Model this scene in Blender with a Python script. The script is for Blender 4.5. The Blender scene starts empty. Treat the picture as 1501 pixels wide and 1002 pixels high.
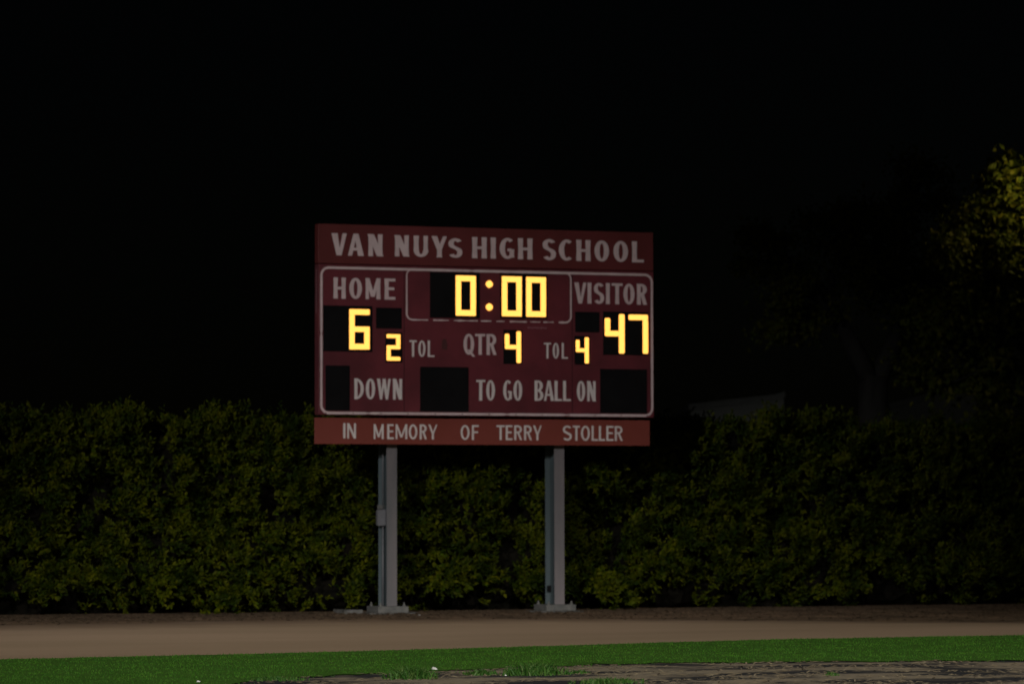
import bpy, bmesh, math, random
import numpy as np
from mathutils import Vector, Matrix, noise
R = math.radians
random.seed(7); rng = np.random.default_rng(11)
S = bpy.context.scene
COL = S.collection

# ------------------------------------------------------------------ camera
FPX = 5394.76                       # focal length in pixels of a 1501 px wide picture
CAM = Vector((-20.521, -56.382, 1.522))
YAW, PIT, ROL = 0.35533, 0.04797, -0.00182
Fv = Vector((math.sin(YAW)*math.cos(PIT), math.cos(YAW)*math.cos(PIT), math.sin(PIT)))
Rv = Vector((math.cos(YAW), -math.sin(YAW), 0)); Uv = Rv.cross(Fv)
R2 = Rv*math.cos(ROL)+Uv*math.sin(ROL); U2 = -Rv*math.sin(ROL)+Uv*math.cos(ROL)
cam = bpy.data.cameras.new('camera'); co = bpy.data.objects.new('camera', cam); COL.objects.link(co)
m = Matrix.Identity(4)
for i in range(3): m[i][0] = R2[i]; m[i][1] = U2[i]; m[i][2] = -Fv[i]; m[i][3] = CAM[i]
co.matrix_world = m
cam.sensor_width = 36; cam.sensor_fit = 'HORIZONTAL'; cam.lens = 36*FPX/1501
cam.clip_start = .5; cam.clip_end = 1500
cam.dof.use_dof = True; cam.dof.focus_distance = 41; cam.dof.aperture_fstop = 2.0
S.camera = co

# ------------------------------------------------------------------ night sky, lights, exposure
w = bpy.data.worlds.new('World'); S.world = w; w.use_nodes = True
nt = w.node_tree; bg = nt.nodes['Background']
sky = nt.nodes.new('ShaderNodeTexSky'); sky.sky_type = 'NISHITA'; sky.sun_disc = False
AZ = R(42)                          # floodlight direction: 42 deg left of the board's normal
sky.sun_elevation = R(15); sky.sun_rotation = math.atan2(-math.sin(AZ), -math.cos(AZ))
nt.links.new(sky.outputs[0], bg.inputs[0]); bg.inputs[1].default_value = 0.00012
S.view_settings.view_transform = 'Standard'; S.view_settings.look = 'None'
S.view_settings.exposure = 0; S.view_settings.gamma = 1

def aim(o, tgt): o.rotation_euler = (Vector(tgt)-o.location).to_track_quat('-Z', 'Y').to_euler()
sl = bpy.data.lights.new('sun', 'SUN'); so = bpy.data.objects.new('sun', sl); COL.objects.link(so)
sl.energy = 0.012; sl.angle = R(.5); sl.color = (1, .95, .85)
so.location = (-math.sin(AZ)*50, -math.cos(AZ)*50, 14); aim(so, (0, 0, 0))
FLOODS = [ # position, aim point, watts, cone, blend, colour
    ((-48, -53.5, 22.0), (-1.2, 0.0, 1.0), 59000, R(14.5), 1.0, (1, .94, .90)),
    ((-22, -84, 27.0), (-4.5, -17.5, 0.0), 180000, R(13), 1.0, (1, .94, .84)),
]
for k, (p, t, e, c, b, cl) in enumerate(FLOODS):
    L = bpy.data.lights.new('floodlight_beam', 'SPOT'); o = bpy.data.objects.new('floodlight_beam', L); COL.objects.link(o)
    L.energy = e; L.spot_size = c; L.spot_blend = b; L.color = cl; L.shadow_soft_size = .35
    o.location = p; aim(o, t)
    if k: o.scale = (1.9, 1, 1)     # a wide flat beam that lies along the track

# ------------------------------------------------------------------ helpers
def ray(px, py):
    return (Fv*FPX + R2*(px-750.5) - U2*(py-501)).normalized()
def on_board(px, py, y=0.0):        # the point of the plane at depth y that stands behind this spot of the photo
    d = ray(px, py); t = (y-CAM.y)/d.y; return CAM+d*t
def on_ground(px, py, z=0.0):
    d = ray(px, py); t = (z-CAM.z)/d.z; return CAM+d*t
def at_dist(px, py, dist):
    d = ray(px, py); t = dist/d.dot(Fv); return CAM+d*t

def tag(o, label=None, cat=None, group=None, kind=None):
    if label: o['label'] = label
    if cat: o['category'] = cat
    if group: o['group'] = group
    if kind: o['kind'] = kind
    return o
def empty(name, loc, label, cat, group=None):
    o = bpy.data.objects.new(name, None); COL.objects.link(o); o.location = loc
    o.empty_display_size = .2
    return tag(o, label, cat, group)
def wloc(o):
    v = Vector((0, 0, 0))
    while o: v = v+o.location; o = o.parent
    return v
def link(name, me, mat, parent=None):
    if mat and not me.materials: me.materials.append(mat)
    o = bpy.data.objects.new(name, me); COL.objects.link(o)
    if parent:                       # meshes are written in world coordinates; move them into the parent's space
        o.parent = parent; me.transform(Matrix.Translation(-wloc(parent)))
    return o
def from_bm(name, bm, mat, parent=None, smooth=False):
    me = bpy.data.meshes.new(name); bm.normal_update(); bm.to_mesh(me); bm.free()
    if smooth: me.shade_smooth()
    return link(name, me, mat, parent)
def box(bm, x0, x1, y0, y1, z0, z1, bev=0):
    r = bmesh.ops.create_cube(bm, size=1)
    for v in r['verts']:
        v.co = Vector(((x0+x1)/2+v.co.x*(x1-x0), (y0+y1)/2+v.co.y*(y1-y0), (z0+z1)/2+v.co.z*(z1-z0)))
    if bev:
        es = list({e for v in r['verts'] for e in v.link_edges})
        bmesh.ops.bevel(bm, geom=es, offset=bev, segments=2, affect='EDGES', profile=.5)
def tube(bm, pts, rad, n=8, cap=True):
    pts = [Vector(p) for p in pts]; rings = []
    for i, p in enumerate(pts):
        t = (pts[min(i+1, len(pts)-1)]-pts[max(i-1, 0)]).normalized()
        a = t.orthogonal().normalized() if i == 0 else (a-t*a.dot(t)).normalized()
        b = t.cross(a); r = rad[i] if isinstance(rad, (list, tuple)) else rad
        rings.append([bm.verts.new(p+(a*math.cos(q)+b*math.sin(q))*r) for q in [2*math.pi*k/n for k in range(n)]])
    for u, v in zip(rings, rings[1:]):
        for k in range(n): bm.faces.new((u[k], u[(k+1) % n], v[(k+1) % n], v[k]))
    if cap: bm.faces.new(rings[0][::-1]); bm.faces.new(rings[-1])
def arrays_mesh(name, V, F, mat, parent=None, kind=None):
    """V (n,3) float, F (m,k) int, all faces with k corners"""
    me = bpy.data.meshes.new(name); k = F.shape[1]
    me.vertices.add(len(V)); me.vertices.foreach_set('co', np.ascontiguousarray(V, np.float32).ravel())
    me.loops.add(F.size); me.loops.foreach_set('vertex_index', np.ascontiguousarray(F, np.int32).ravel())
    me.polygons.add(len(F)); me.polygons.foreach_set('loop_start', np.arange(0, F.size, k, dtype=np.int32))
    me.update(calc_edges=True); me.validate()
    o = link(name, me, mat, parent)
    if kind: o['kind'] = kind
    return o

# ------------------------------------------------------------------ materials
def mat(name, c, rough=.6, c2=None, scale=6, detail=6, bump=0, bscale=None, spec=.5, metal=0, stretch=None, contrast=(.35, .65)):
    m_ = bpy.data.materials.new(name); m_.use_nodes = True; t = m_.node_tree; b = t.nodes['Principled BSDF']
    b.inputs['Base Color'].default_value = (*c, 1); b.inputs['Roughness'].default_value = rough
    b.inputs['Specular IOR Level'].default_value = spec; b.inputs['Metallic'].default_value = metal
    tc = t.nodes.new('ShaderNodeTexCoord'); src = tc.outputs['Object']
    if stretch:
        mp = t.nodes.new('ShaderNodeMapping'); mp.inputs['Scale'].default_value = stretch
        t.links.new(src, mp.inputs[0]); src = mp.outputs[0]
    if c2:
        n = t.nodes.new('ShaderNodeTexNoise'); n.inputs['Scale'].default_value = scale; n.inputs['Detail'].default_value = detail
        n.inputs['Roughness'].default_value = .6
        t.links.new(src, n.inputs[0])
        r = t.nodes.new('ShaderNodeValToRGB'); r.color_ramp.elements[0].position = contrast[0]; r.color_ramp.elements[1].position = contrast[1]
        r.color_ramp.elements[0].color = (*c, 1); r.color_ramp.elements[1].color = (*c2, 1)
        t.links.new(n.outputs[0], r.inputs[0]); t.links.new(r.outputs[0], b.inputs['Base Color'])
    if bump:
        n2 = t.nodes.new('ShaderNodeTexNoise'); n2.inputs['Scale'].default_value = bscale or scale*4; n2.inputs['Detail'].default_value = 4
        t.links.new(src, n2.inputs[0]); bp = t.nodes.new('ShaderNodeBump'); bp.inputs['Strength'].default_value = bump
        bp.inputs['Distance'].default_value = .02
        t.links.new(n2.outputs[0], bp.inputs['Height']); t.links.new(bp.outputs[0], b.inputs['Normal'])
    return m_
def leaf_mat(name, cols, rough=.4, spec=.5, trans=.2, old=None):
    m_ = bpy.data.materials.new(name); m_.use_nodes = True; t = m_.node_tree; b = t.nodes['Principled BSDF']
    g = t.nodes.new('ShaderNodeNewGeometry'); r = t.nodes.new('ShaderNodeValToRGB')
    while len(r.color_ramp.elements) < len(cols): r.color_ramp.elements.new(.5)
    for i, cc in enumerate(cols):
        r.color_ramp.elements[i].position = i/(len(cols)-1); r.color_ramp.elements[i].color = (*cc, 1)
    t.links.new(g.outputs['Random Per Island'], r.inputs[0]); src = r.outputs[0]
    if old:                          # patches of darker, older leaves among the yellow-green growth
        tc = t.nodes.new('ShaderNodeTexCoord'); n = t.nodes.new('ShaderNodeTexNoise'); n.inputs['Scale'].default_value = 2.6; n.inputs['Detail'].default_value = 4
        t.links.new(tc.outputs['Object'], n.inputs[0]); q = t.nodes.new('ShaderNodeValToRGB')
        q.color_ramp.elements[0].position = .42; q.color_ramp.elements[1].position = .60
        q.color_ramp.elements[0].color = (*old, 1); q.color_ramp.elements[1].color = (1.3, 1.25, 1.1, 1)
        t.links.new(n.outputs[0], q.inputs[0]); mu = t.nodes.new('ShaderNodeMix'); mu.data_type = 'RGBA'; mu.blend_type = 'MULTIPLY'; mu.inputs[0].default_value = 1
        t.links.new(src, mu.inputs[6]); t.links.new(q.outputs[0], mu.inputs[7]); src = mu.outputs[2]
    t.links.new(src, b.inputs['Base Color'])
    b.inputs['Roughness'].default_value = rough; b.inputs['Specular IOR Level'].default_value = spec
    if trans:
        tr = t.nodes.new('ShaderNodeBsdfTranslucent'); t.links.new(src, tr.inputs[0])
        mx = t.nodes.new('ShaderNodeMixShader'); mx.inputs[0].default_value = trans
        t.links.new(b.outputs[0], mx.inputs[1]); t.links.new(tr.outputs[0], mx.inputs[2])
        t.links.new(mx.outputs[0], t.nodes['Material Output'].inputs[0])
    return m_
M = {}
M['maroon'] = mat('maroon_paint', (.105, .019, .027), .55, (.165, .028, .040), 1.3, 7, bump=.05, bscale=3)
M['header'] = mat('header_paint', (.112, .019, .018), .6, (.150, .026, .029), 1.1, 4, stretch=(1, 1, .6))
M['memorial'] = mat('memorial_paint', (.200, .040, .026), .6, (.235, .048, .036), .8, 3)
M['side'] = mat('cabinet_side_paint', (.15, .030, .035), .7, (.10, .02, .03), 3)
M['letter'] = mat('letter_vinyl', (.66, .54, .56), .6, (.76, .63, .65), 5, 4)
M['letter_low'] = mat('letter_vinyl_lit', (.74, .69, .69), .6, (.80, .76, .76), 5, 4)  # memorial and lower rows: brighter light low on the board painted in
M['black'] = mat('display_black', (.006, .006, .007), .8, (.009, .009, .010), 3, spec=.1)
M['post'] = mat('galvanised_steel', (.200, .180, .190), .6, (.125, .128, .138), 1.6, 7, stretch=(1, 1, .25), spec=.3)
M['rear'] = mat('galvanised_steel_shaded', (.085, .115, .130), .6, (.065, .090, .100), 2.5, 5, stretch=(1, 1, .25), spec=.3)  # same post steel, the dimmer, cooler light at its rear painted in
M['plate'] = mat('plate_steel', (.15, .15, .145), .7, (.09, .095, .095), 9, 6)
M['concrete'] = mat('concrete', (.16, .16, .155), .9, (.06, .06, .055), 7, 8, bump=.5)
M['boxm'] = mat('junction_box_paint', (.15, .155, .175), .5, (.12, .125, .14), 10)
M['trackm'] = mat('track_dirt', (.37, .275, .185), .95, (.44, .320, .225), .35, 8, bump=.25, bscale=40, stretch=(.35, 1, 1), spec=.1)
M['dirt'] = mat('bare_dirt', (.085, .062, .043), .95, (.25, .17, .11), .9, 9, bump=.8, bscale=14, spec=.1)
M['ground'] = mat('far_ground', (.05, .045, .03), .95, (.08, .07, .045), .3, 8, spec=.1)
M['lawn'] = mat('lawn_soil', (.048, .130, .016), .95, (.066, .160, .022), 1.2, 8, bump=.4, spec=.1)
M['worn'] = mat('worn_soil', (.032, .033, .037), .95, (.265, .225, .165), 1.4, 9, bump=.9, bscale=25, stretch=(.5, .75, 1), spec=.15, contrast=(.46, .55))
M['grass'] = leaf_mat('grass_blade', [(.062, .205, .020), (.076, .235, .026), (.105, .252, .034)], .7, .15, .5, (.74, .80, .9))
M['tuft'] = leaf_mat('tuft_blade', [(.03, .11, .018), (.06, .17, .025), (.12, .20, .05)], .55, .3, .3)
M['straw'] = leaf_mat('dry_straw', [(.24, .19, .12), (.36, .30, .20), (.15, .13, .105)], .8, .2, 0)
M['fallen'] = leaf_mat('fallen_leaf', [(.10, .068, .045), (.08, .056, .036), (.12, .085, .055), (.07, .05, .034)], .8, .2, 0)
M['hedge'] = leaf_mat('hedge_leaf', [(.036, .052, .0015), (.050, .064, .0015), (.080, .086, .002), (.036, .066, .002)], .55, .07, .2, (.30, .42, .50))
M['core'] = mat('hedge_core_shade', (.0035, .0035, .002), .95, (.007, .006, .004), 4, spec=.1)  # near-black so the shade inside the hedge is in the colour
M['bark'] = mat('bark', (.020, .020, .019), .95, (.034, .034, .033), 4, 8, bump=1, stretch=(1, 1, .3), spec=.1)
M['treeleaf'] = leaf_mat('tree_leaf', [(.050, .074, .004), (.080, .098, .006), (.13, .125, .009)], .65, .15, .3)
M['wall'] = mat('stucco', (.40, .43, .42), .9, (.34, .37, .37), 3)
M['roof'] = mat('pale_roof', (.38, .41, .41), .85, (.30, .33, .33), 4, stretch=(1, 3, 1))
M['litter'] = mat('white_paper', (.8, .8, .8), .7)
M['pole'] = mat('pole_paint', (.1, .1, .1), .6, (.14, .14, .14), 5)
def glow(name, c, s):
    m_ = bpy.data.materials.new(name); m_.use_nodes = True; b = m_.node_tree.nodes['Principled BSDF']
    b.inputs['Base Color'].default_value = (.05, .04, .02, 1); b.inputs['Emission Color'].default_value = (*c, 1)
    b.inputs['Emission Strength'].default_value = s; return m_
M['lit'] = glow('amber_lamps', (1, .45, .082), 2.0)
M['lampglow'] = glow('lamp_lens', (1, .75, .4), 8)

# the packed track surface peters out into the bare dirt along its far edge
t = M['trackm'].node_tree; b_ = t.nodes['Principled BSDF']; src = b_.inputs['Base Color'].links[0].from_socket
at_ = t.nodes.new('ShaderNodeAttribute'); at_.attribute_name = 'across'; tc = t.nodes.new('ShaderNodeTexCoord')
n_ = t.nodes.new('ShaderNodeTexNoise'); n_.inputs['Scale'].default_value = 1.1; n_.inputs['Detail'].default_value = 7; t.links.new(tc.outputs['Object'], n_.inputs[0])
ma = t.nodes.new('ShaderNodeMath'); ma.operation = 'MULTIPLY_ADD'; ma.inputs[1].default_value = .22; t.links.new(n_.outputs[0], ma.inputs[0]); t.links.new(at_.outputs['Fac'], ma.inputs[2])
rp_ = t.nodes.new('ShaderNodeMapRange'); rp_.inputs[1].default_value = .86; rp_.inputs[2].default_value = 1.14; t.links.new(ma.outputs[0], rp_.inputs[0])
mx_ = t.nodes.new('ShaderNodeMix'); mx_.data_type = 'RGBA'; mx_.inputs[7].default_value = (.165, .115, .078, 1); t.links.new(rp_.outputs[0], mx_.inputs[0]); t.links.new(src, mx_.inputs[6]); t.links.new(mx_.outputs[2], b_.inputs['Base Color'])

# ------------------------------------------------------------------ ground
def sheet(name, pts, z, m_, label=None):
    bm = bmesh.new(); vs = [bm.verts.new((p[0], p[1], z)) for p in pts]
    f = bm.faces.new(vs); f.normal_update()
    if f.normal.z < 0: f.normal_flip()
    o = from_bm(name, bm, m_); o['kind'] = 'structure'
    if label: o['label'] = label
    return o
def extend(pts, d=60):
    k = len(pts)//5; a = (pts[0]-pts[k]).normalized()*d+pts[0]; b = (pts[-1]-pts[-1-k]).normalized()*d+pts[-1]
    return [a]+pts+[b]
def dense(pix, n=12, jit=0, seed=0):
    out = []; rr = random.Random(seed)
    for (a, b), (c, d) in zip(pix, pix[1:]):
        for k in range(n):
            t = k/n; out.append(on_ground(a+(c-a)*t, b+(d-b)*t)+Vector((0, rr.gauss(0, jit)*.5+jit*1.6*noise.noise(Vector((a*.02+t*(c-a)*.02, seed*9, 0))), 0)))
    out.append(on_ground(*pix[-1])); return out
edge_far = extend(dense([(-60, 915.5), (0, 915.5), (375, 908.8), (750, 906.3), (1125, 909), (1501, 911.5), (1560, 912)], 40, .16, 1))
edge_grass = extend(dense([(-60, 968), (0, 966), (375, 958), (750, 948), (1125, 937), (1501, 930.5), (1560, 929.5)], 60, .05, 2))
edge_worn = extend(dense([(-60, 1090), (300, 1006), (420, 993), (520, 988), (640, 983), (750, 977), (930, 972), (1125, 969.5), (1501, 967.5), (1560, 967.5)], 40, .22, 3))
def interp_y(edge, x):
    xs = np.array([p.x for p in edge]); ys = np.array([p.y for p in edge]); o = np.argsort(xs); return np.interp(x, xs[o], ys[o])
def strip(name, lo, hi, z, m_, label):
    X = np.concatenate([np.linspace(-75, -26, 20), np.arange(-25.9, 12, .12), np.linspace(12.1, 75, 20)])
    yl = interp_y(lo, X) if not np.isscalar(lo) else np.full(len(X), lo); yh = interp_y(hi, X) if not np.isscalar(hi) else np.full(len(X), hi)
    V = []; F = []
    for i, (x, p, q) in enumerate(zip(X, yl, yh)):
        V += [(x, p, z), (x, max(q, p+.001), z)]
        if i: F.append((2*i-2, 2*i, 2*i+1, 2*i-1))
    o = arrays_mesh(name, np.array(V), np.array(F), m_); at_ = o.data.attributes.new('across', 'FLOAT', 'POINT'); at_.data.foreach_set('value', np.tile([0., 1.], len(X)).astype(np.float32)); o['kind'] = 'structure'; o['label'] = label; return o
sheet('ground', [(-500, -300), (500, -300), (500, 900), (-500, 900)], -.02, M['ground'], 'dark open ground around the field')
strip('dirt_strip', edge_far, 18.0, -.008, M['dirt'], 'bare brown dirt under the hedge and the scoreboard')
strip('running_track', edge_grass, edge_far, 0.0, M['trackm'], 'smooth tan dirt track in front of the hedge')
strip('lawn', edge_worn, edge_grass, .004, M['lawn'], 'strip of short green lawn along the track')
strip('worn_ground', -50.0, edge_worn, -.004, M['worn'], 'worn patchy soil at the edge of the lawn')
def blades(name, P, h, wd, m_, lean=.4, parent=None, kind=None):
    n = len(P); a = rng.uniform(0, 2*np.pi, n); b = rng.uniform(0, 2*np.pi, n)
    w_ = np.stack([np.cos(a), np.sin(a), np.zeros(n)], 1)*wd[:, None]/2
    l = np.stack([np.cos(b), np.sin(b), np.zeros(n)], 1)*(h*lean*rng.uniform(.3, 1.3, n))[:, None]
    up = np.zeros((n, 3)); up[:, 2] = h
    V = np.stack([P-w_, P+w_, P+w_*.7+l*.35+up*.6, P-w_*.7+l*.35+up*.6, P+l+up*.97], 1).reshape(-1, 3)
    k = np.arange(n)[:, None]*5
    F = np.concatenate([k+np.array([[0, 1, 2]]), k+np.array([[0, 2, 3]]), k+np.array([[3, 2, 4]])])
    return arrays_mesh(name, V, F, m_, parent, kind)
# lawn blades, only over the stretch of lawn in and near the picture
n = 420000
gx = rng.uniform(-19, 7, n); gy = rng.uniform(-31, 0, n)
ylo = interp_y(edge_worn, gx); yhi = interp_y(edge_grass, gx)
rel = np.stack([gx-CAM.x, gy-CAM.y], 1); dep = rel@np.array([Fv.x, Fv.y]); lat = rel@np.array([R2.x, R2.y])
raw = rng.random(n)
pn = np.sin(gx*2.1+np.sin(gx*5.3))*np.sin(gx*.77+gy*2.2)*.5+.5; fade = np.clip((gy-ylo+.9*pn)/1.1, 0, 1)
ok = (gy < yhi+.02) & (gy > ylo-1.1) & (np.abs(lat) < dep*.155) & (raw < fade**1.5) & (dep > 29)
P = np.stack([gx, gy, np.full(n, .004)], 1)[ok]
h = rng.uniform(.010, .022, len(P)); h[rng.random(len(P)) < .01] *= 1.6
tag(blades('grass', P, h, rng.uniform(.004, .008, len(P)), M['grass'], .6), 'short green turf grass between track and worn soil', None, None, 'stuff')
# dry straw lying on the worn soil
n = 42000
gx = rng.uniform(-22, 6, n); gy = rng.uniform(-34, -14, n); ylo = interp_y(edge_worn, gx)
rel = np.stack([gx-CAM.x, gy-CAM.y], 1); dep = rel@np.array([Fv.x, Fv.y]); lat = rel@np.array([R2.x, R2.y])
pn = np.array([noise.noise(Vector((x*.8, y*1.4, 3.))) for x, y in zip(gx, gy)])
ok = (gy < ylo+.1) & (np.abs(lat) < dep*.155) & (dep > 27) & (pn > -.1)
P = np.stack([gx, gy, np.full(n, -.002)], 1)[ok]; n = len(P)
a = rng.uniform(0, 2*np.pi, n); L = rng.uniform(.04, .13, n); Wd = rng.uniform(.004, .009, n)
d = np.stack([np.cos(a), np.sin(a), rng.uniform(-.0, .15, n)], 1)*L[:, None]; s = np.stack([-np.sin(a), np.cos(a), np.zeros(n)], 1)*Wd[:, None]; up = np.array([0, 0, .006])
V = np.stack([P-s, P+s, P+s+d, P-s+d, P+up+d*.5], 1).reshape(-1, 3); k = np.arange(n)[:, None]*5
F = np.concatenate([k+np.array([[0, 1, 4]]), k+np.array([[1, 2, 4]]), k+np.array([[2, 3, 4]]), k+np.array([[3, 0, 4]])])
tag(arrays_mesh('dry_straw', V, F, M['straw'], None, 'stuff'), 'dry tan straw and clippings lying on the worn soil')
# fallen leaves and clods on the dirt under the hedge
n = 6500
gx = rng.uniform(-11, 12, n); yh = 1.6; yl = interp_y(edge_far, gx); gy = yl-.35+(yh-yl+.35)*rng.random(n)**.65
P = np.stack([gx, gy, np.full(n, .001)], 1); a = rng.uniform(0, 2*np.pi, n); L = rng.uniform(.03, .10, n); Wd = L*.3
d = np.stack([np.cos(a), np.sin(a), rng.uniform(0, .15, n)], 1)*L[:, None]; sd_ = np.stack([-np.sin(a), np.cos(a), rng.uniform(-.2, .2, n)], 1)*Wd[:, None]; up = np.array([0, 0, .012])
V = np.stack([P, P+d*.5+sd_, P+d, P+d*.5-sd_, P+up+d*.5], 1).reshape(-1, 3); k = np.arange(n)[:, None]*5
F = np.concatenate([k+np.array([[0, 4, 1]]), k+np.array([[1, 4, 2]]), k+np.array([[2, 4, 3]]), k+np.array([[3, 4, 0]])])
tag(arrays_mesh('fallen_leaves', V, F, M['fallen'], None, 'stuff'), 'brown fallen leaves strewn on the dirt under the hedge')
# weed tufts standing on the worn soil
TUFTS = [((602, 994), .30, .14, 480, 'wide leafy weed tuft on worn soil left of the right-hand weeds'),
         ((786, 988), .38, .14, 560, 'tallest weed tuft on the worn soil, in the middle of the picture'),
         ((706, 988), .22, .07, 240, 'low flat weed tuft between the two wide tufts'),
         ((848, 986), .14, .05, 120, 'small weed tuft just right of the tallest tuft'),
         ((890, 1000), .45, .06, 380, 'long low weed tuft at the lower edge, right of the tallest tuft'),
         ((1218, 989), .10, .05, 70, 'tiny lone weed tuft on bare soil at the right'),
         ((405, 996), .35, .05, 260, 'low weed tuft at the left end of the worn soil')]
for (px, py), r, hh, cnt, lab in TUFTS:
    c = on_ground(px, py); r *= .72; t = r*np.sqrt(rng.random(cnt))*rng.choice([.55, 1], cnt); a = rng.uniform(0, 2*np.pi, cnt)
    P = np.stack([c.x+t*np.cos(a)*1.3, c.y+t*np.sin(a)*.8, np.full(cnt, -.004)], 1)
    root = empty('weed_tuft', (c.x, c.y, 0), lab, 'weed', 'weed tufts on the worn soil')
    o = blades('blades', P, hh*rng.uniform(.4, 1.1, cnt)*(1.15-t/r*.5), rng.uniform(.008, .018, cnt), M['tuft'], 1.0, root, 'stuff')
for (px, py), sc, lab in [((637, 981), .026, 'crumpled white paper scrap at the lawn edge beside the wide weed tuft'),
                          ((291, 999), .015, 'small white scrap in the grass at the lower left'),
                          ((741, 990), .011, 'tiny white scrap just left of the tallest weed tuft'),
                          ((614.5, 902), .022, 'small white scrap on the dirt right of the left post footing')]:
    c = on_ground(px, py); bm = bmesh.new(); bmesh.ops.create_icosphere(bm, subdivisions=2, radius=sc)
    for v in bm.verts:
        v.co *= 1+.7*noise.noise(v.co*40+Vector((px, 0, 0))); v.co.z = abs(v.co.z)*.8
    o = from_bm('paper_scrap', bm, M['litter']); o.location = (c.x, c.y, .004); tag(o, lab, 'litter', 'white scraps on the ground')

# ------------------------------------------------------------------ scoreboard
YF = 0.0                                                # front of the cabinet
PY0 = .30                                               # front face of the posts
lp, rp = on_board(574.5, 800, PY0).x, on_board(820.2, 800, PY0).x
sb = empty('scoreboard', ((lp+rp)/2, .4, 0), 'maroon football scoreboard with lit amber numbers on two steel posts in front of the hedge', 'scoreboard')
def zb(px, py): return on_board(px, py).z
xl, xr = on_board(467.0, 500).x, on_board(958.2, 500).x
z_cab1 = (zb(470, 386.5)+zb(950, 398))/2; z_cab0 = (zb(470, 608)+zb(950, 611.2))/2
z_hd1 = (zb(467, 328.5)+zb(956, 340))/2; z_hd0 = z_cab1+.012
bm = bmesh.new(); box(bm, xl, xr, YF, .20, z_cab0, z_cab1, .006)
cab = from_bm('cabinet', bm, M['maroon'], sb)
bm = bmesh.new(); box(bm, xl-.004, xl-.0005, YF+.012, .19, z_cab0+.01, z_cab1-.01); from_bm('side_panel', bm, M['side'], sb)
bm = bmesh.new(); box(bm, xl-.005, xr, YF+.006, .19, z_hd0, z_hd1, .006); head = from_bm('header_panel', bm, M['header'], sb)
mz1 = (on_board(470, 611, .13).z+on_board(940, 616, .13).z)/2; mz0 = (on_board(470, 649.8, .13).z+on_board(940, 653.5, .13).z)/2
mx0, mx1 = on_board(461.2, 630, .13).x, on_board(952.6, 630, .13).x
bm = bmesh.new(); box(bm, mx0, mx1, .13, .155, mz0, mz1, .005); memo = from_bm('memorial_panel', bm, M['memorial'], sb)
bm = bmesh.new(); box(bm, lp-.5, rp+.5, .17, .24, mz0+.1, mz0+.17); from_bm('rear_rail', bm, M['plate'], sb)
bm = bmesh.new()                                        # vertical maker's strip on the left side of the cabinet
yy = .10
for z in np.arange(zb(466, 458), zb(466, 397), .055):
    box(bm, xl-.0065, xl-.0045, yy-.02, yy+.02, z, z+.04)
from_bm('side_lettering', bm, mat('faded_print', (.26, .13, .15), .7), cab)

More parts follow.
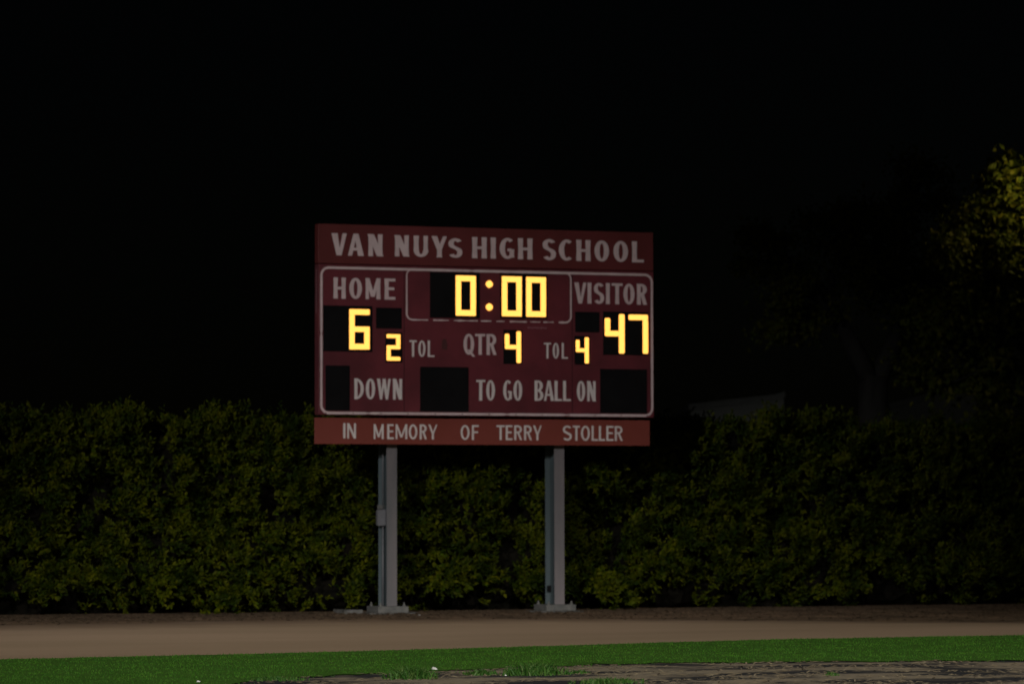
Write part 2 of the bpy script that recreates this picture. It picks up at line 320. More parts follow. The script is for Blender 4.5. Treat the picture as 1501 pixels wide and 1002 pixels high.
# --- drawn letters: every glyph is a set of strokes, each a hair in front of the last
class Pen:
    def __init__(s, y): s.bm = bmesh.new(); s.y0 = y; s.k = 0
    def at(s, ox, oz, w, h, tv, th, flare=0): s.ox, s.oz, s.w, s.h, s.tv, s.th, s.fl = ox, oz, w, h, tv, th, flare; s.k = 0; return s
    def poly(s, pts):
        s.k += 1; y = s.y0-.0006*s.k
        s.bm.faces.new([s.bm.verts.new((s.ox+p[0], y, s.oz+p[1])) for p in pts])
    def v(s, x, y0=0, y1=None, t=None):                 # upright stroke, waisted when the style flares
        y1 = s.h if y1 is None else y1; t = t or s.tv; a = t/2; b = a*(1-s.fl); ym = (y0+y1)/2
        s.poly([(x-a, y0), (x+a, y0), (x+b, ym-.1*s.h), (x+b, ym+.1*s.h), (x+a, y1), (x-a, y1), (x-b, ym+.1*s.h), (x-b, ym-.1*s.h)])
    def hb(s, y, x0, x1, t=None): t = t or s.th; s.poly([(x0, y-t/2), (x1, y-t/2), (x1, y+t/2), (x0, y+t/2)])
    def d(s, x0, y0, x1, y1, t=None, t1=None): t = t or s.tv; t1 = t1 or t; s.poly([(x0-t/2, y0), (x0+t/2, y0), (x1+t1/2, y1), (x1-t1/2, y1)])
    def arc(s, cx, cy, rx, ry, a0, a1, tv=None, th=None, n=22):
        tv = tv or s.tv; th = th or s.th; s.k += 1; y = s.y0-.0006*s.k; prev = None
        for i in range(n+1):
            a = R(a0+(a1-a0)*i/n); c, q = math.cos(a), math.sin(a)
            o = s.bm.verts.new((s.ox+cx+rx*c, y, s.oz+cy+ry*q)); i_ = s.bm.verts.new((s.ox+cx+(rx-tv)*c, y, s.oz+cy+(ry-th)*q))
            if prev: s.bm.faces.new((prev[0], o, i_, prev[1]))
            prev = (o, i_)
    def glyph(s, ch):
        w, h, tv, th = s.w, s.h, s.tv, s.th; L, Rr = tv/2, w-tv/2
        if ch == 'I': s.v(w/2)
        elif ch == 'L': s.v(L); s.hb(th/2, L, w)
        elif ch == 'T': s.v(w/2); s.hb(h-th/2, 0, w)
        elif ch == 'H': s.v(L); s.v(Rr); s.hb(h*.5, L, Rr)
        elif ch in 'EF':
            s.v(L); s.hb(h-th/2, L, w); s.hb(h*.52, L, w*.9)
            if ch == 'E': s.hb(th/2, L, w)
        elif ch == 'N': s.v(L, t=tv*.85); s.v(Rr, t=tv*.85); s.d(L, h, Rr, 0, tv*1.15)
        elif ch == 'M': s.v(L, t=tv*.8); s.v(Rr, t=tv*.95); s.d(L*1.1, h, w/2, h*.12, tv*.9); s.d(Rr, h, w/2, h*.12, tv*.8)
        elif ch == 'V': s.d(L, h, w/2-tv*.1, 0, tv*1.1, tv*.75); s.d(w-tv*.4, h, w/2+tv*.1, 0, tv*.75, tv*.6)
        elif ch == 'A': s.d(w/2-tv*.1, h, L*.8, 0, tv*.6, tv*.75); s.d(w/2+tv*.1, h, Rr, 0, tv*.75, tv*1.05); s.hb(h*.3, w*.25, w*.78)
        elif ch == 'W': s.d(L, h, w*.3, 0, tv, tv*.7); s.d(w/2, h, w*.3, 0, tv*.6); s.d(w/2, h, w*.7, 0, tv, tv*.7); s.d(w-L, h, w*.7, 0, tv*.7)
        elif ch == 'Y': s.v(w/2, 0, h*.5); s.d(w/2-tv*.05, h*.38, L, h, tv*.9, tv*1.05); s.d(w/2+tv*.05, h*.38, w-tv*.4, h, tv*.8, tv*.7)
        elif ch in 'OQ':
            s.arc(w/2, h/2, w/2, h/2, 0, 360, n=36)
            if ch == 'Q': s.d(w*.5, h*.24, w*.97, -h*.1, tv*.8)
        elif ch == 'C': s.arc(w*.56, h/2, w*.56, h/2, 52, 308, n=30)
        elif ch == 'G': s.arc(w*.54, h/2, w*.54, h/2, 50, 300, n=30); s.v(Rr, h*.07, h*.46, tv*.95); s.hb(h*.43, w*.52, w-tv*.5)
        elif ch == 'U': s.v(L, h*.3, h); s.v(Rr, h*.3, h, tv*.85); s.arc(w/2, h*.32, w/2, h*.32, 180, 360)
        elif ch == 'D': s.v(L); s.arc(L, h/2, w-L, h/2, -90, 90)
        elif ch == 'B': s.v(L); s.arc(w*.42, h*.74, w*.52, h*.26, -90, 90); s.arc(w*.42, h*.27, w*.58, h*.27, -90, 90); s.hb(h-th/2, L, w*.43); s.hb(h*.5, L, w*.43); s.hb(th/2, L, w*.43)
        elif ch == 'R': s.v(L); s.arc(w*.45, h*.73, w*.52, h*.27, -90, 90); s.hb(h-th/2, L, w*.46); s.hb(h*.46+th/2, L, w*.46); s.d(w*.5, h*.5, Rr, 0, tv*.95)
        elif ch == 'S':
            t2 = max(th, tv*.8)
            s.arc(w/2, h*.735, w*.5, h*.265, 28, 200, tv*.95, th); s.arc(w/2, h*.265, w*.5, h*.265, -152, 20, tv*.95, th)
            s.poly([(0, h*.70), (w*.03, h*.60), (w*.14, h*.53), (w*.5, h*.42), (w-tv*.95, h*.33), (w-tv*.95, h*.26), (w, h*.28), (w, h*.34), (w*.95, h*.42), (w*.84, h*.49), (w*.5, h*.59), (tv*.95, h*.68), (tv*.95, h*.73), (0, h*.73)])
def word(glyphs, ytop, ybot, y, parent, m_, tv, th, fl, name='lettering'):
    """glyphs: (char, left px, right px); ytop/ybot: px heights at the first and the last glyph"""
    zt = (on_board(glyphs[0][1], ytop[0], y).z+on_board(glyphs[-1][2], ytop[1], y).z)/2
    z0 = (on_board(glyphs[0][1], ybot[0], y).z+on_board(glyphs[-1][2], ybot[1], y).z)/2
    h = zt-z0; p = Pen(y-.003)
    for g in glyphs:
        ch, a, b = g[:3]; xa, xb = on_board(a, ytop[0], y).x, on_board(b, ytop[0], y).x
        hh = h*(g[3] if len(g) > 3 else 1)
        p.at(xa, z0, xb-xa, hh, tv*h, th*h, fl); p.glyph(ch)
    bmesh.ops.recalc_face_normals(p.bm, faces=p.bm.faces)
    for f in p.bm.faces:
        f.normal_update()
        if f.normal.y > 0: f.normal_flip()
    return from_bm(name, p.bm, m_, parent)
HY = YF+.006
word([('V', 486, 508.5), ('A', 509.6, 533.2), ('N', 539, 561.4)], (342, 343), (374.3, 375.5), HY, head, M['letter'], .27, .13, .12)
word([('N', 578, 599.8), ('U', 606, 627.8), ('Y', 632.6, 655.4), ('S', 657.2, 677.6, .92)], (344.5, 347), (375.8, 377.8), HY, head, M['letter'], .27, .13, .12)
word([('H', 691.8, 713.5), ('I', 718.7, 727), ('G', 732.2, 754), ('H', 759, 780.5)], (347.4, 349.6), (378.3, 380.3), HY, head, M['letter'], .27, .13, .12)
word([('S', 795.2, 814.8), ('C', 819, 840), ('H', 844.4, 865.6), ('O', 871.2, 892.6), ('O', 899, 920.5), ('L', 926, 943.4)], (350.5, 353.8), (381.3, 384.5), HY, head, M['letter'], .27, .13, .12)
BM = cab
word([('H', 488.6, 506.8), ('O', 511.8, 530.5), ('M', 535, 557.8), ('E', 563.4, 579.4)], (406.3, 408.5), (437.3, 439.3), YF, BM, M['letter'], .22, .13, .12)
word([('V', 841.8, 859.4), ('I', 860.7, 867), ('S', 870.4, 885.4), ('I', 887.6, 894), ('T', 896.5, 912.5), ('O', 913.6, 930), ('R', 933.3, 948.4)], (413.6, 416.3), (444.3, 446.8), YF, BM, M['letter'], .21, .12, .12)
word([('T', 600, 610.8), ('O', 613, 623.6), ('L', 626.8, 636.7)], (498.5, 499), (522.5, 523), YF, BM, M['letter_low'], .145, .10, .05)
word([('Q', 679.3, 694.9), ('T', 696.3, 711), ('R', 713, 727.8)], (488.8, 489.7), (519.3, 520.2), YF, BM, M['letter'], .175, .11, .05)
word([('T', 797, 807.8), ('O', 810, 819.2), ('L', 823.2, 832.2)], (502, 502.7), (525, 525.6), YF, BM, M['letter_low'], .145, .10, .05)
word([('D', 519.3, 533.2), ('O', 536, 549.8), ('W', 552.3, 573.2), ('N', 575.5, 589.6)], (554.3, 555), (584.7, 585.5), YF, BM, M['letter_low'], .165, .10, .05)
word([('T', 698, 711), ('O', 712.5, 725.4)], (556.5, 556.8), (586.6, 587), YF, BM, M['letter_low'], .165, .10, .05)
word([('G', 737.4, 750.3), ('O', 752.5, 765.3)], (556.8, 557.2), (586.8, 587), YF, BM, M['letter_low'], .165, .10, .05)
word([('B', 783.4, 796.3), ('A', 797, 811.8), ('L', 812.7, 823.5), ('L', 825.1, 836.5)], (557.3, 558), (587, 587.6), YF, BM, M['letter_low'], .165, .10, .05)
word([('O', 845.4, 857.6), ('N', 860.1, 873.3)], (558, 558.3), (587.6, 588), YF, BM, M['letter_low'], .165, .10, .05)
MY = .13
word([('I', 503, 506.2), ('N', 508.5, 521.8)], (619.8, 620), (642, 642.3), MY, memo, M['letter_low'], .155, .125, 0)
word([('M', 547.4, 562.4), ('E', 567.4, 577), ('M', 579.5, 596.9), ('O', 599, 611.7), ('R', 615, 625.6), ('Y', 627.6, 641.2)], (621, 622), (643, 643.8), MY, memo, M['letter_low'], .15, .125, 0)
word([('O', 675, 688.2), ('F', 691.5, 701.6)], (622.4, 622.7), (644.2, 644.5), MY, memo, M['letter_low'], .15, .125, 0)
word([('T', 727.6, 739.8), ('E', 741.2, 750.8), ('R', 753.6, 765.2), ('R', 768, 779.6), ('Y', 781.2, 794)], (622.8, 623.2), (644.5, 645), MY, memo, M['letter_low'], .15, .125, 0)
word([('S', 825, 837.8), ('T', 839.4, 850), ('O', 851.4, 864.5), ('L', 867, 876.4), ('L', 877.7, 886.6), ('E', 888.6, 899.2), ('R', 901, 912.6)], (623.3, 624), (645.2, 646), MY, memo, M['letter_low'], .15, .125, 0)
# the small faded maker's mark under the clock
bm = bmesh.new(); a = on_board(773.5, 478.6); b = on_board(802, 482); k = 0
for i in range(9):
    x = a.x+(b.x-a.x)*i/9; box(bm, x, x+.026, -.0035, -.002, b.z+.006*(i % 2), a.z-.004*(i % 3))
from_bm('maker_mark', bm, mat('faded_mark', (.30, .13, .16), .7), cab)

bm = bmesh.new(); c = on_board(651.5, 504.5); vs = []
for i in range(14): a = 2*math.pi*i/14; q = 1+.5*noise.noise(Vector((math.cos(a)*2, math.sin(a)*2, 1))); vs.append(bm.verts.new((c.x+.05*q*math.cos(a), -.002, c.z-.09*q*math.sin(a))))
bm.faces.new(vs); from_bm('scuff_mark', bm, mat('scuff', (.075, .020, .022), .8), cab)

for px in (592.5, 839):
    x = on_board(px, 606).x; bm = bmesh.new(); box(bm, x-.004, x+.004, -.0010, -.0002, z_cab0+.004, z_cab1-.004); from_bm('panel_seam', bm, M['black'], cab)
for k in range(13):
    for zz in (z_cab0+.03, z_cab1-.03):
        x = xl+.12+(xr-xl-.24)*k/12; bm = bmesh.new(); tube(bm, [(x, -.006, zz), (x, -.0003, zz)], .011, 6); from_bm('rivet', bm, M['side'], cab)

# --- white outlines
def outline(px0, px1, ytl, ytr, ybl, ybr, rad, t, name, worn=False, top=True, seed=0):
    x0, x1 = on_board(px0, ytl).x, on_board(px1, ytr).x
    z1 = (on_board(px0, ytl).z+on_board(px1, ytr).z)/2; z0 = (on_board(px0, ybl).z+on_board(px1, ybr).z)/2
    pts = []; rr = random.Random(seed)
    def seg(a, b, n): 
        for i in range(n): pts.append((a[0]+(b[0]-a[0])*i/n, a[1]+(b[1]-a[1])*i/n))
    def corner(cx, cz, a0):
        for i in range(8): q = R(a0-90*i/8); pts.append((cx+rad*math.cos(q), cz+rad*math.sin(q)))
    if top: seg((x0+rad, z1), (x1-rad, z1), 90)
    i_top = len(pts)
    corner(x1-rad, z1-rad, 90); seg((x1, z1-rad), (x1, z0+rad), 40); corner(x1-rad, z0+rad, 0)
    i0 = len(pts); seg((x1-rad, z0), (x0+rad, z0), 90); i1 = len(pts)
    corner(x0+rad, z0+rad, 270); seg((x0, z0+rad), (x0, z1-rad), 40); corner(x0+rad, z1-rad, 180)
    if top: pts.append(pts[0])
    bm = bmesh.new(); prev = None; y = YF-(.0035 if top else .005)
    for i, (x, z) in enumerate(pts):
        a = pts[max(i-1, 0)]; b = pts[min(i+1, len(pts)-1)]; dx, dz = b[0]-a[0], b[1]-a[1]; l = math.hypot(dx, dz) or 1
        tt = t*(1+.10*noise.noise(Vector((x*5, z*5, seed))))
        gap = False
        if worn:
            nn = noise.noise(Vector((x*4.5+3, z*3, seed))); tt = t*(.75+.35*nn)
            if i0 < i < i1: tt = t*(.62+.75*noise.noise(Vector((x*9, 0, 2)))); gap = noise.noise(Vector((x*8.3, 4, 1))) < -.22
        elif rr.random() < .014: tt = t*.5
        nx, nz = -dz/l*tt/2, dx/l*tt/2
        cur = (bm.verts.new((x+nx, y, z+nz)), bm.verts.new((x-nx, y, z-nz)))
        if prev and not gap and tt > .003: bm.faces.new((prev[0], cur[0], cur[1], prev[1]))
        prev = cur
    for f in bm.faces:
        f.normal_update()
        if f.normal.y > 0: f.normal_flip()
    return from_bm(name, bm, M['letter'], cab)
outline(471.0, 955.2, 391.8, 403.0, 604.8, 608.8, .125, .040, 'outline')
outline(596, 836.6, 394.8, 400.2, 468.6, 472.4, .10, .032, 'outline', worn=True, top=False, seed=5)

# --- number windows and lit segments
def rect(px0, py0, px1, py1):       # photo rectangle -> board x/z
    a = on_board(px0, py0); b = on_board(px1, py1); c = on_board(px0, py1); d_ = on_board(px1, py0)
    return min(a.x, c.x), max(b.x, d_.x), (b.z+c.z)/2, (a.z+d_.z)/2
def window(px0, py0, px1, py1):
    x0, x1, z0, z1 = rect(px0, py0, px1, py1); bm = bmesh.new(); box(bm, x0, x1, -.010, -.0006, z0, z1, .003)
    return from_bm('number_window', bm, M['black'], sb)
def rounded(bm, x0, x1, z0, z1, y0, y1, r):
    r = min(r, (x1-x0)*.45, (z1-z0)*.45); ring = []
    for cx, cz, a0 in ((x1-r, z1-r, 0), (x0+r, z1-r, 90), (x0+r, z0+r, 180), (x1-r, z0+r, 270)):
        for i in range(4): q = R(a0+30*i); ring.append((cx+r*math.cos(q), cz+r*math.sin(q)))
    f = [bm.verts.new((x, y0, z)) for x, z in ring]; b = [bm.verts.new((x, y1, z)) for x, z in ring]
    bm.faces.new(f); bm.faces.new(b[::-1])
    for i in range(len(f)): j = (i+1) % len(f); bm.faces.new((f[j], f[i], b[i], b[j]))
    bmesh.ops.recalc_face_normals(bm, faces=bm.faces)
def segs(parent, rects, r=.008):
    for q in rects:
        x0, x1, z0, z1 = rect(*q); bm = bmesh.new(); rounded(bm, x0, x1, z0, z1, -.022, -.0105, r); from_bm('segment', bm, M['lit'], parent)
def zero(x0, x1, yt, yb, t=7.4, tz=8.1, sl=.022):
    d_ = (x1-x0)*sl
    return [(x0, yt, x1, yt+tz), (x0, yt+tz, x0+t, yb-tz), (x1-t, yt+tz, x1, yb-tz), (x0, yb-tz, x1, yb)]
wc = window(630, 399.2, 703, 466)
segs(wc, zero(667.8, 696.8, 404.0, 462.6))
wd = window(733, 401, 801.5, 467)
segs(wd, zero(735.4, 764, 405.2, 463.4)); segs(wd, zero(771, 799.5, 406.2, 464.2))
for py in (416.3, 449.9):
    c = on_board(717.0, py); bm = bmesh.new(); n = 14; f = []; b = []
    for i in range(n):
        a = 2*math.pi*i/n; r = .058*(1+.05*math.cos(4*a+.4)); f.append(bm.verts.new((c.x+r*math.cos(a), -.014, c.z+r*math.sin(a)))); b.append(bm.verts.new((c.x+r*math.cos(a), -.0005, c.z+r*math.sin(a))))
    bm.faces.new(f); bm.faces.new(b[::-1])
    for i in range(n): j = (i+1) % n; bm.faces.new((f[j], f[i], b[i], b[j]))
    bmesh.ops.recalc_face_normals(bm, faces=bm.faces); from_bm('colon_dot', bm, M['lit'], sb)
w6 = window(473.6, 448, 545.5, 515)
segs(w6, [(511.8, 453.2, 541.2, 461.2), (511.8, 461.2, 519.2, 512), (519.2, 478.6, 541.2, 486.3), (533.7, 486.3, 541.2, 512), (519.2, 503.8, 533.7, 512)])
window(551, 451, 588.6, 481.5)
w2 = window(564.5, 487, 589.5, 531)
segs(w2, [(566.4, 489.8, 586.2, 495.2), (580.4, 495.2, 586.2, 506.0), (566.4, 506.0, 586.2, 511.5), (566.4, 511.5, 572, 522.9), (566.4, 522.9, 586.2, 528.3)], .012)
wq = window(737.8, 483.3, 765, 533.3)
segs(wq, [(739.7, 489.2, 745.8, 505.4), (739.7, 505.4, 756.9, 511.4), (756.9, 485.6, 763, 531.7)], .02)
wt = window(842, 492.3, 864, 534.2)
segs(wt, [(843.7, 498, 848.8, 510.4), (843.7, 510.4, 856.9, 515.7), (856.9, 494.3, 862.3, 532.4)], .018)
window(842.8, 457, 878.4, 486.8)
w4 = window(884, 457, 950, 520.3)
segs(w4, [(886.2, 466, 893.7, 484.8), (886.2, 484.8, 907, 492.6), (907, 460.4, 914.6, 517.9), (921, 461.2, 949, 469.0), (942, 469.0, 949.2, 518.2)], .02)
window(476.8, 535.4, 512.4, 601.4); window(615.6, 537.6, 686.6, 603); window(879.6, 540.8, 948, 605.4)

# --- posts: wide-flange steel columns on base plates
def post(xc, left):
    f_w, dpt, ft = .175, .44, .02
    p = bmesh.new(); ztop = z_cab1-.2; zt = .115
    box(p, xc-f_w/2, xc+f_w/2, PY0, PY0+ft, zt, ztop, .003)
    o = from_bm('post', p, M['post'], sb)
    p = bmesh.new(); box(p, xc-.008, xc+.008, PY0+ft+.0005, PY0+dpt-ft-.0005, zt, ztop); from_bm('web', p, M['rear'], o)
    p = bmesh.new(); box(p, xc-f_w/2, xc+f_w/2, PY0+dpt-ft, PY0+dpt, zt, ztop, .003); from_bm('rear_flange', p, M['rear'], o)
    yc = PY0+dpt/2
    p = bmesh.new(); box(p, xc-.26, xc+.26, yc-.30, yc+.30, .012, .113, .008); bp = from_bm('base_plate', p, M['plate'], o)
    for sx in (-1, 1):
        for sy in (-1, 1):
            p = bmesh.new(); bx, by = xc+sx*.20, yc+sy*.24
            tube(p, [(bx, by, .113), (bx, by, .175)], .012, 8); tube(p, [(bx, by, .1135), (bx, by, .138)], .026, 6)
            from_bm('anchor_bolt', p, M['plate'], o)
    p = bmesh.new(); n = 26; top = []; bot = []
    for i in range(n):
        a = 2*math.pi*i/n; r = 1+.12*noise.noise(Vector((xc, math.cos(a)*1.5, math.sin(a)*1.5)))
        q = (abs(math.cos(a))**.5*math.copysign(1, math.cos(a)), abs(math.sin(a))**.5*math.copysign(1, math.sin(a)))
        top.append(p.verts.new((xc+.42*r*q[0], yc+.40*r*q[1], .011+.006*math.sin(i*2.1)))); bot.append(p.verts.new((xc+.50*r*q[0], yc+.47*r*q[1], -.03)))
    p.faces.new(top)
    for i in range(n): j = (i+1) % n; p.faces.new((bot[i], bot[j], top[j], top[i]))
    bmesh.ops.recalc_face_normals(p, faces=p.faces); from_bm('footing', p, M['concrete'], o)
    return o
pl = post(lp, True); pr = post(rp, False)
# junction box with conduit on the left post's rear flange, small bracket above it
yb = PY0+.26; bx0 = lp-.125; z0, z1 = on_board(560, 769.5, yb).z, on_board(560, 747, yb).z
bm = bmesh.new(); box(bm, bx0-.03, lp-.012, yb, yb+.10, z0, z1, .006); box(bm, bx0-.036, lp-.010, yb-.012, yb-.0005, z0-.006, z1+.006, .003)
from_bm('junction_box', bm, M['boxm'], pl)
bm = bmesh.new(); tube(bm, [(lp-.052, yb+.05, .113), (lp-.052, yb+.05, z0-.001)], .014, 10)
tube(bm, [(lp-.052, yb+.05, z1+.001), (lp-.052, yb+.05, z_cab0-.1)], .010, 10)
from_bm('conduit', bm, M['boxm'], pl, True)
bm = bmesh.new(); zz = on_board(560, 742, yb).z; box(bm, bx0-.0, lp-.012, yb+.08, yb+.13, zz-.04, zz+.03, .004); from_bm('bracket', bm, M['plate'], pl)
bm = bmesh.new(); zz = on_board(800, 862, PY0+.35).z; box(bm, rp-.075, rp-.012, PY0+.36, PY0+.40, zz-.05, zz+.05, .004); from_bm('bracket', bm, M['black'], pr)
# loose concrete slab left of the left footing
c = on_ground(510, 897.5); bm = bmesh.new(); box(bm, c.x-.16, c.x+.16, c.y-.3, c.y+.3, -.02, .05, .01)
for v in bm.verts: v.co += Vector((0, 0, .02*noise.noise(v.co*6)))
o = from_bm('concrete_slab', bm, M['concrete']); tag(o, 'broken grey concrete slab on the dirt left of the left post', 'concrete slab')

# ------------------------------------------------------------------ foliage builder
def leaves(name, C, D, N, L, W, m_, parent=None, kind=None, fold=.25):
    """leaf-shaped meshes: base C, direction D, face normal N"""
    Sd = np.cross(D, N); Sd /= np.linalg.norm(Sd, axis=1)[:, None]+1e-9; Nn = np.cross(Sd, D)
    L = L[:, None]; W = W[:, None]
    mid = C+D*L*.45+Nn*W*fold*.6; tip = C+D*L-Nn*L*.12
    V = np.stack([C, C+D*L*.40+Sd*W*.5-Nn*W*fold*.4, tip, C+D*L*.40-Sd*W*.5-Nn*W*fold*.4, mid], 1).reshape(-1, 3)
    k = np.arange(len(C))[:, None]*5
    F = np.concatenate([k+np.array([[0, 4, 1]]), k+np.array([[1, 4, 2]]), k+np.array([[2, 4, 3]]), k+np.array([[3, 4, 0]])])
    return arrays_mesh(name, V, F, m_, parent, kind)
def unit(v): return v/(np.linalg.norm(v, axis=1)[:, None]+1e-9)

# ------------------------------------------------------------------ hedge
HX0, HX1, HZ_TOP = -13.5, 16.5, 3.12
hedge = empty('hedge', (0, 1.9, 0), 'long tall dark leafy hedge behind the scoreboard, ragged along its top', 'hedge')
def hfront(x, z):
    n1 = noise.noise(Vector((x*.55, z*.7, 0))); n2 = noise.noise(Vector((x*1.5, z*1.7, 5))); n3 = noise.noise(Vector((x*3.6, z*3.6, 9)))
    n4 = noise.noise(Vector((x*2.6, z*3.0, 19))); y = 1.62-.25*n1-.38*n2-.42*max(n4, -.3)-.20*n3
    y += .45*max(0, .45-z)/.45 + .35*max(0, (z-2.7))/.6
    return y
def htop(x): return HZ_TOP+.14*noise.noise(Vector((x*.8, 0, 2)))+.14*noise.noise(Vector((x*2.6, 0, 7)))
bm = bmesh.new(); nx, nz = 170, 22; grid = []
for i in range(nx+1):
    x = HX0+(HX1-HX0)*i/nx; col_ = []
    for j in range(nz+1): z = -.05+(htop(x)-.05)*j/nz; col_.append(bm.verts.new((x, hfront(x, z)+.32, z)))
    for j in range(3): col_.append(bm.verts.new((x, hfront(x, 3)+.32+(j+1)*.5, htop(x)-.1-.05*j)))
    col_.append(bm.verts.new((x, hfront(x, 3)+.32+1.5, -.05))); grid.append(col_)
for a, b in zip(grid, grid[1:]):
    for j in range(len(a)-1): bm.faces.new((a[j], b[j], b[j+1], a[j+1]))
from_bm('dark_core', bm, M['core'], hedge)  # closed core behind the leaves, stops see-through and paints the gaps as shade
SC = []; SD = []; SLn = []
def sprig(x, z, y, d, l): SC.append((x, y, z)); SD.append(d); SLn.append(l)
# the face is made of leafy branch ends: each one a bunch of sprigs standing out by its own amount
for _ in range(2900):
    x = random.uniform(HX0, HX1); z = random.random()**.95*htop(x); g = random.gauss
    if z < .3 and random.random() < .5: continue
    out = random.random()**1.6*.34; y = hfront(x, z)+.12-out; rad = random.uniform(.08, .17)
    tilt = (g(.05, .35), -.55+g(0, .15), .55+g(0, .35))
    for _k in range(random.randint(4, 8)):
        d = (tilt[0]+g(0, .35), tilt[1]+g(0, .25), tilt[2]+g(0, .35))
        sprig(x+g(0, rad*.6), z+g(0, rad*.6), y+random.uniform(0, .12), d, random.uniform(.14, .30))
for _ in range(4200):                                   # the top and its upright shoots
    x = random.uniform(HX0, HX1); sh = 1.0 if random.random() > .12 else 1.9
    y = hfront(x, 3)+random.uniform(-.05, 1.2); sprig(x, htop(x)-.12+random.uniform(-.15, .05), y, (random.gauss(0, .25), random.gauss(-.1, .25), 1), random.uniform(.12, .24)*sh)
for px, py, cnt, spread in ((190, 612, 60, .12), (316, 612, 70, .16), (12, 612, 40, .15), (470, 690, 60, .3), (1130, 612, 50, .13), (1190, 614, 40, .15)):
    c = on_board(px, py, 1.6)
    for _ in range(cnt): sprig(c.x+random.gauss(0, spread), c.z+random.uniform(-.25, 0), 1.55+random.gauss(0, .12), (random.gauss(0, .22), random.gauss(-.15, .2), 1), random.uniform(.12, .30))
for px, py, cnt in ((885, 855, 70), (905, 866, 30), (780, 852, 60), (880, 700, 60), (610, 770, 50), (655, 850, 40), (240, 860, 40), (330, 880, 40)):   # branches that poke out
    c = on_board(px, py, 1.1)
    for _ in range(cnt): sprig(c.x+random.gauss(0, .16), c.z+random.gauss(0, .10), 1.15+random.gauss(0, .10), (random.gauss(0, .5), -.8, random.gauss(.1, .5)), random.uniform(.10, .22))
SC = np.array(SC); SD = unit(np.array(SD)); SLn = np.array(SLn)
per = 11; ns = len(SC)
t = np.tile((np.arange(per)+.5)/per, ns)[:, None]; C = np.repeat(SC, per, 0); D0 = np.repeat(SD, per, 0); Ls = np.repeat(SLn, per)[:, None]
rn = unit(rng.normal(size=(ns*per, 3))); side = unit(np.cross(D0, rn))
C = C+D0*Ls*t+side*.005
D = unit(D0*.9+side*.75+np.array([0, -.1, -.05])+rng.normal(size=C.shape)*.12); N = unit(D0*.5+np.array([-.15, -.8, .45])+rng.normal(size=C.shape)*.20)
sz = rng.uniform(.06, .105, len(C))
fo = leaves('foliage', C, D, N, sz, sz*rng.uniform(.38, .52, len(C)), M['hedge'], hedge, 'stuff')
# ------------------------------------------------------------------ trees behind the hedge
def tree(base, label, trunk_r, forks, cl, nleaf, leafsize, seed, sink=0):
    rr = random.Random(seed); root = empty('tree', base, label, 'tree')
    bm = bmesh.new(); base = Vector(base)
    f0 = base+Vector((.1, 0, forks[0]))
    tube(bm, [base-Vector((0, 0, .1)), base+Vector((.04, 0, forks[0]*.5)), f0], [trunk_r*1.25, trunk_r, trunk_r*.92], 12)
    from_bm('trunk', bm, M['bark'], root, True)
    bm = bmesh.new(); CC = []
    nodes = [f0+Vector((-.75, .1, 1.1)), f0+Vector((.7, -.1, 1.2))]
    for q in nodes: tube(bm, [f0-Vector((0, 0, .25)), f0.lerp(q, .5)+Vector((0, 0, -.08)), q], [trunk_r*.72, trunk_r*.60, trunk_r*.5], 10)
    for (cx, cy, cz, cr) in cl:
        c = base+Vector((cx, cy, cz)); q = min(nodes, key=lambda v: (v-c).length); mid = q.lerp(c, .5)+Vector((rr.uniform(-.25, .25), rr.uniform(-.3, .3), .2))
        tube(bm, [q-Vector((0, 0, .06)), q.lerp(mid, .5)+Vector((rr.uniform(-.12, .12), 0, 0)), mid, c], [trunk_r*.42, trunk_r*.32, trunk_r*.22, trunk_r*.08], 8)
        for _ in range(5):
            e = c+Vector((rr.gauss(0, 1), rr.gauss(0, 1), rr.gauss(0, 1))).normalized()*cr*.9
            tube(bm, [mid.lerp(c, rr.uniform(.4, 1)), e], [trunk_r*.11, trunk_r*.03], 5)
            CC += [(e, cr*.5)]
        for _ in range(9):
            CC.append((c+Vector((rr.gauss(0, .55), rr.gauss(0, .55), rr.gauss(0, .5)))*cr, cr*rr.uniform(.25, .5)))
    from_bm('limb', bm, M['bark'], root, True)
    per_ = nleaf//len(CC); C = []
    for e, r in CC:
        C.append(np.array(e)+rng.normal(size=(per_, 3))*np.array([r, r, r*.75])*.6)
    C = np.concatenate(C); D = unit(rng.normal(size=C.shape)+np.array([0, 0, -.5])); N = unit(rng.normal(size=C.shape)+np.array([0, -.3, .6]))
    s_ = rng.uniform(.7, 1.2, len(C))*leafsize
    leaves('crown', C, D, N, s_, s_*.6, M['treeleaf'], root, 'stuff')
    return root
def base_at(px, dist): p = at_dist(px, 760, dist); return (p.x, p.y, 0)
tree(base_at(1276, 77), 'large tree with a thick forking trunk beyond the hedge, right of the scoreboard', .33, (4.5,),
     [(-1.6, 0, 6.2, .8), (.3, .4, 6.6, .9), (1.3, -.2, 5.2, .8), (-.4, -.3, 7.3, .8), (1.6, .3, 6.9, .9), (-2.0, .3, 7.0, .7), (.9, 0, 8.3, .8)], 15000, .13, 4)
tree(base_at(1590, 73), 'leafy tree at the right edge, its upper leaves lit yellow by a lamp', .26, (3.2,),
     [(-2.0, -.2, 6.7, .7), (-1.4, .2, 5.4, .9), (-1.3, -.1, 7.5, .6), (-.2, .3, 6.6, 1.0), (-2.2, .4, 4.4, .8), (.8, .1, 5.6, 1.0), (-2.9, .2, 5.6, .6), (.4, .3, 8.6, .8), (-1.45, -.1, 8.05, .6), (-1.9, 0, 7.4, .55), (-1.0, -.3, 6.9, .6), (-2.7, 0, 6.9, .6)], 17000, .165, 9)
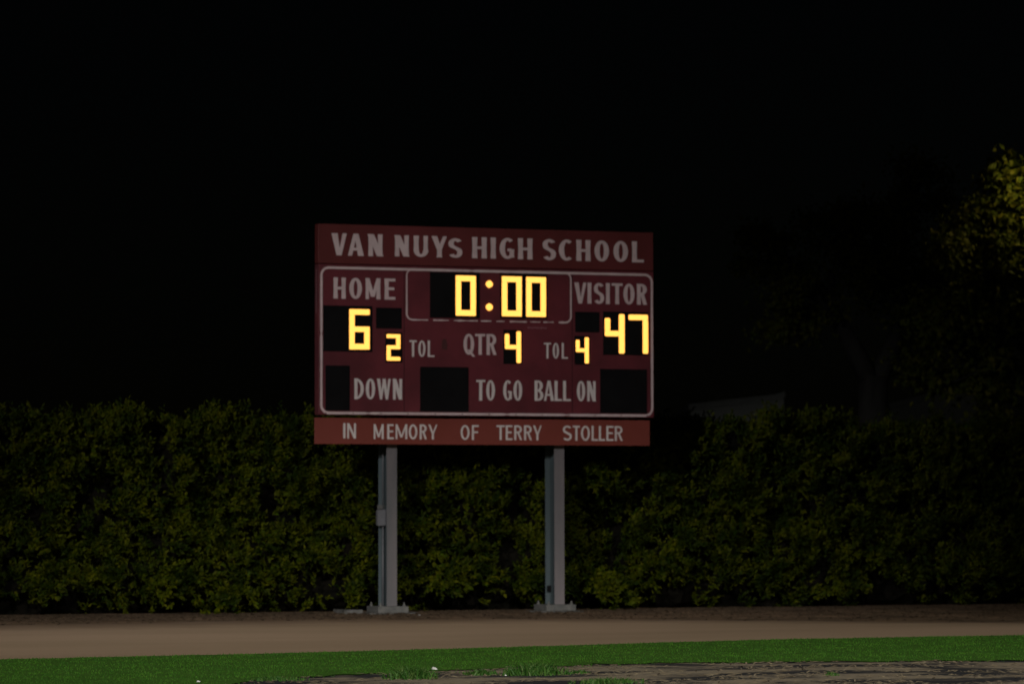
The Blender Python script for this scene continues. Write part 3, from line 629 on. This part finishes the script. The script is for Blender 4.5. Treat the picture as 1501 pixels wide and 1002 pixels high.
# street lamp just past the right edge that lights the tree
lp0 = Vector(base_at(1540, 71.6)); lamp = empty('street_lamp', lp0, 'tall dark street lamp beside the lit tree, beyond the hedge', 'street lamp')
bm = bmesh.new(); tube(bm, [lp0, lp0+Vector((0, 0, 8.4))], [.09, .055], 10); from_bm('pole', bm, M['pole'], lamp, True)
bm = bmesh.new(); box(bm, lp0.x-.16, lp0.x+.16, lp0.y-.55, lp0.y+.05, 8.405, 8.55, .03); from_bm('lamp_head', bm, M['pole'], lamp)
bm = bmesh.new(); box(bm, lp0.x-.11, lp0.x+.11, lp0.y-.45, lp0.y-.12, 8.36, 8.404, .008); from_bm('lamp_lens', bm, M['lampglow'], lamp)
L = bpy.data.lights.new('street_lamp_bulb', 'POINT'); o = bpy.data.objects.new('street_lamp_bulb', L); COL.objects.link(o)
L.energy = 50; L.color = (1, .80, .38); L.shadow_soft_size = .08; o.location = lp0+Vector((0, -.28, 8.25))

# ------------------------------------------------------------------ low buildings beyond the hedge
def house(pxl, pxr, eave_py, ridge_py, dist, label, ridge_shift=0):
    a = at_dist(pxl, 760, dist); b = at_dist(pxr, 760, dist); cx, cy = (a.x+b.x)/2, (a.y+b.y)/2
    wd_ = (b-a).length; ze = at_dist(pxl, eave_py, dist).z; zr = at_dist(pxr, ridge_py, dist).z; dp = 7
    root = empty('house', (0, 0, 0), label, 'house')
    bm = bmesh.new(); box(bm, -wd_/2, wd_/2, 0, dp, 0, ze-.001); from_bm('wall', bm, M['wall'], root)
    bm = bmesh.new(); ov = .03
    pr_ = [(-wd_/2-ov, ze), (-wd_/2-ov, ze+.14), (wd_*.40, zr+.14), (wd_/2+ov, ze+.3+.14), (wd_/2+ov, ze+.3), (wd_*.40, zr)]
    f = [bm.verts.new((x, -ov, z)) for x, z in pr_]; g = [bm.verts.new((x, dp+ov, z)) for x, z in pr_]
    bm.faces.new(f); bm.faces.new(g[::-1])
    for i in range(6): j = (i+1) % 6; bm.faces.new((f[j], f[i], g[i], g[j]))
    bmesh.ops.recalc_face_normals(bm, faces=bm.faces); from_bm('roof', bm, M['roof'], root)
    bm = bmesh.new(); v = [bm.verts.new(p) for p in ((-wd_/2, -.004, ze-.002), (wd_/2, -.004, ze-.002), (wd_/2, -.004, ze+.28), (wd_*.40, -.004, zr-.002))]
    bm.faces.new(v); from_bm('gable', bm, M['wall'], root)
    bm = bmesh.new(); box(bm, -.2, .35, -.05, -.002, ze-1.4, ze-.35); from_bm('window', bm, M['black'], root)
    root.location = (cx, cy, 0); root.rotation_euler = (0, 0, -YAW)
    return root
house(1012, 1150, 600, 586, 88, 'low pale building showing over the hedge just right of the scoreboard')
house(1306, 1432, 598, 571, 96, 'dim low building showing over the hedge behind the forking tree')

# ------------------------------------------------------------------ floodlight masts of the field (outside the picture)
for k, (p, t_, *_r) in enumerate(FLOODS):
    root = empty('floodlight_mast', (p[0], p[1], 0), ('tall floodlight mast left of the field', 'tall floodlight mast behind the camera')[k], 'floodlight', 'floodlight masts of the field')
    bm = bmesh.new(); tube(bm, [(p[0], p[1]-.6, 0), (p[0], p[1]-.6, p[2]+.6)], [.25, .12], 12); from_bm('mast', bm, M['pole'], root, True)
    bm = bmesh.new(); box(bm, p[0]-1.6, p[0]+1.6, p[1]-.5, p[1]-.4, p[2]+.5, p[2]+.6); from_bm('crossbar', bm, M['pole'], root)
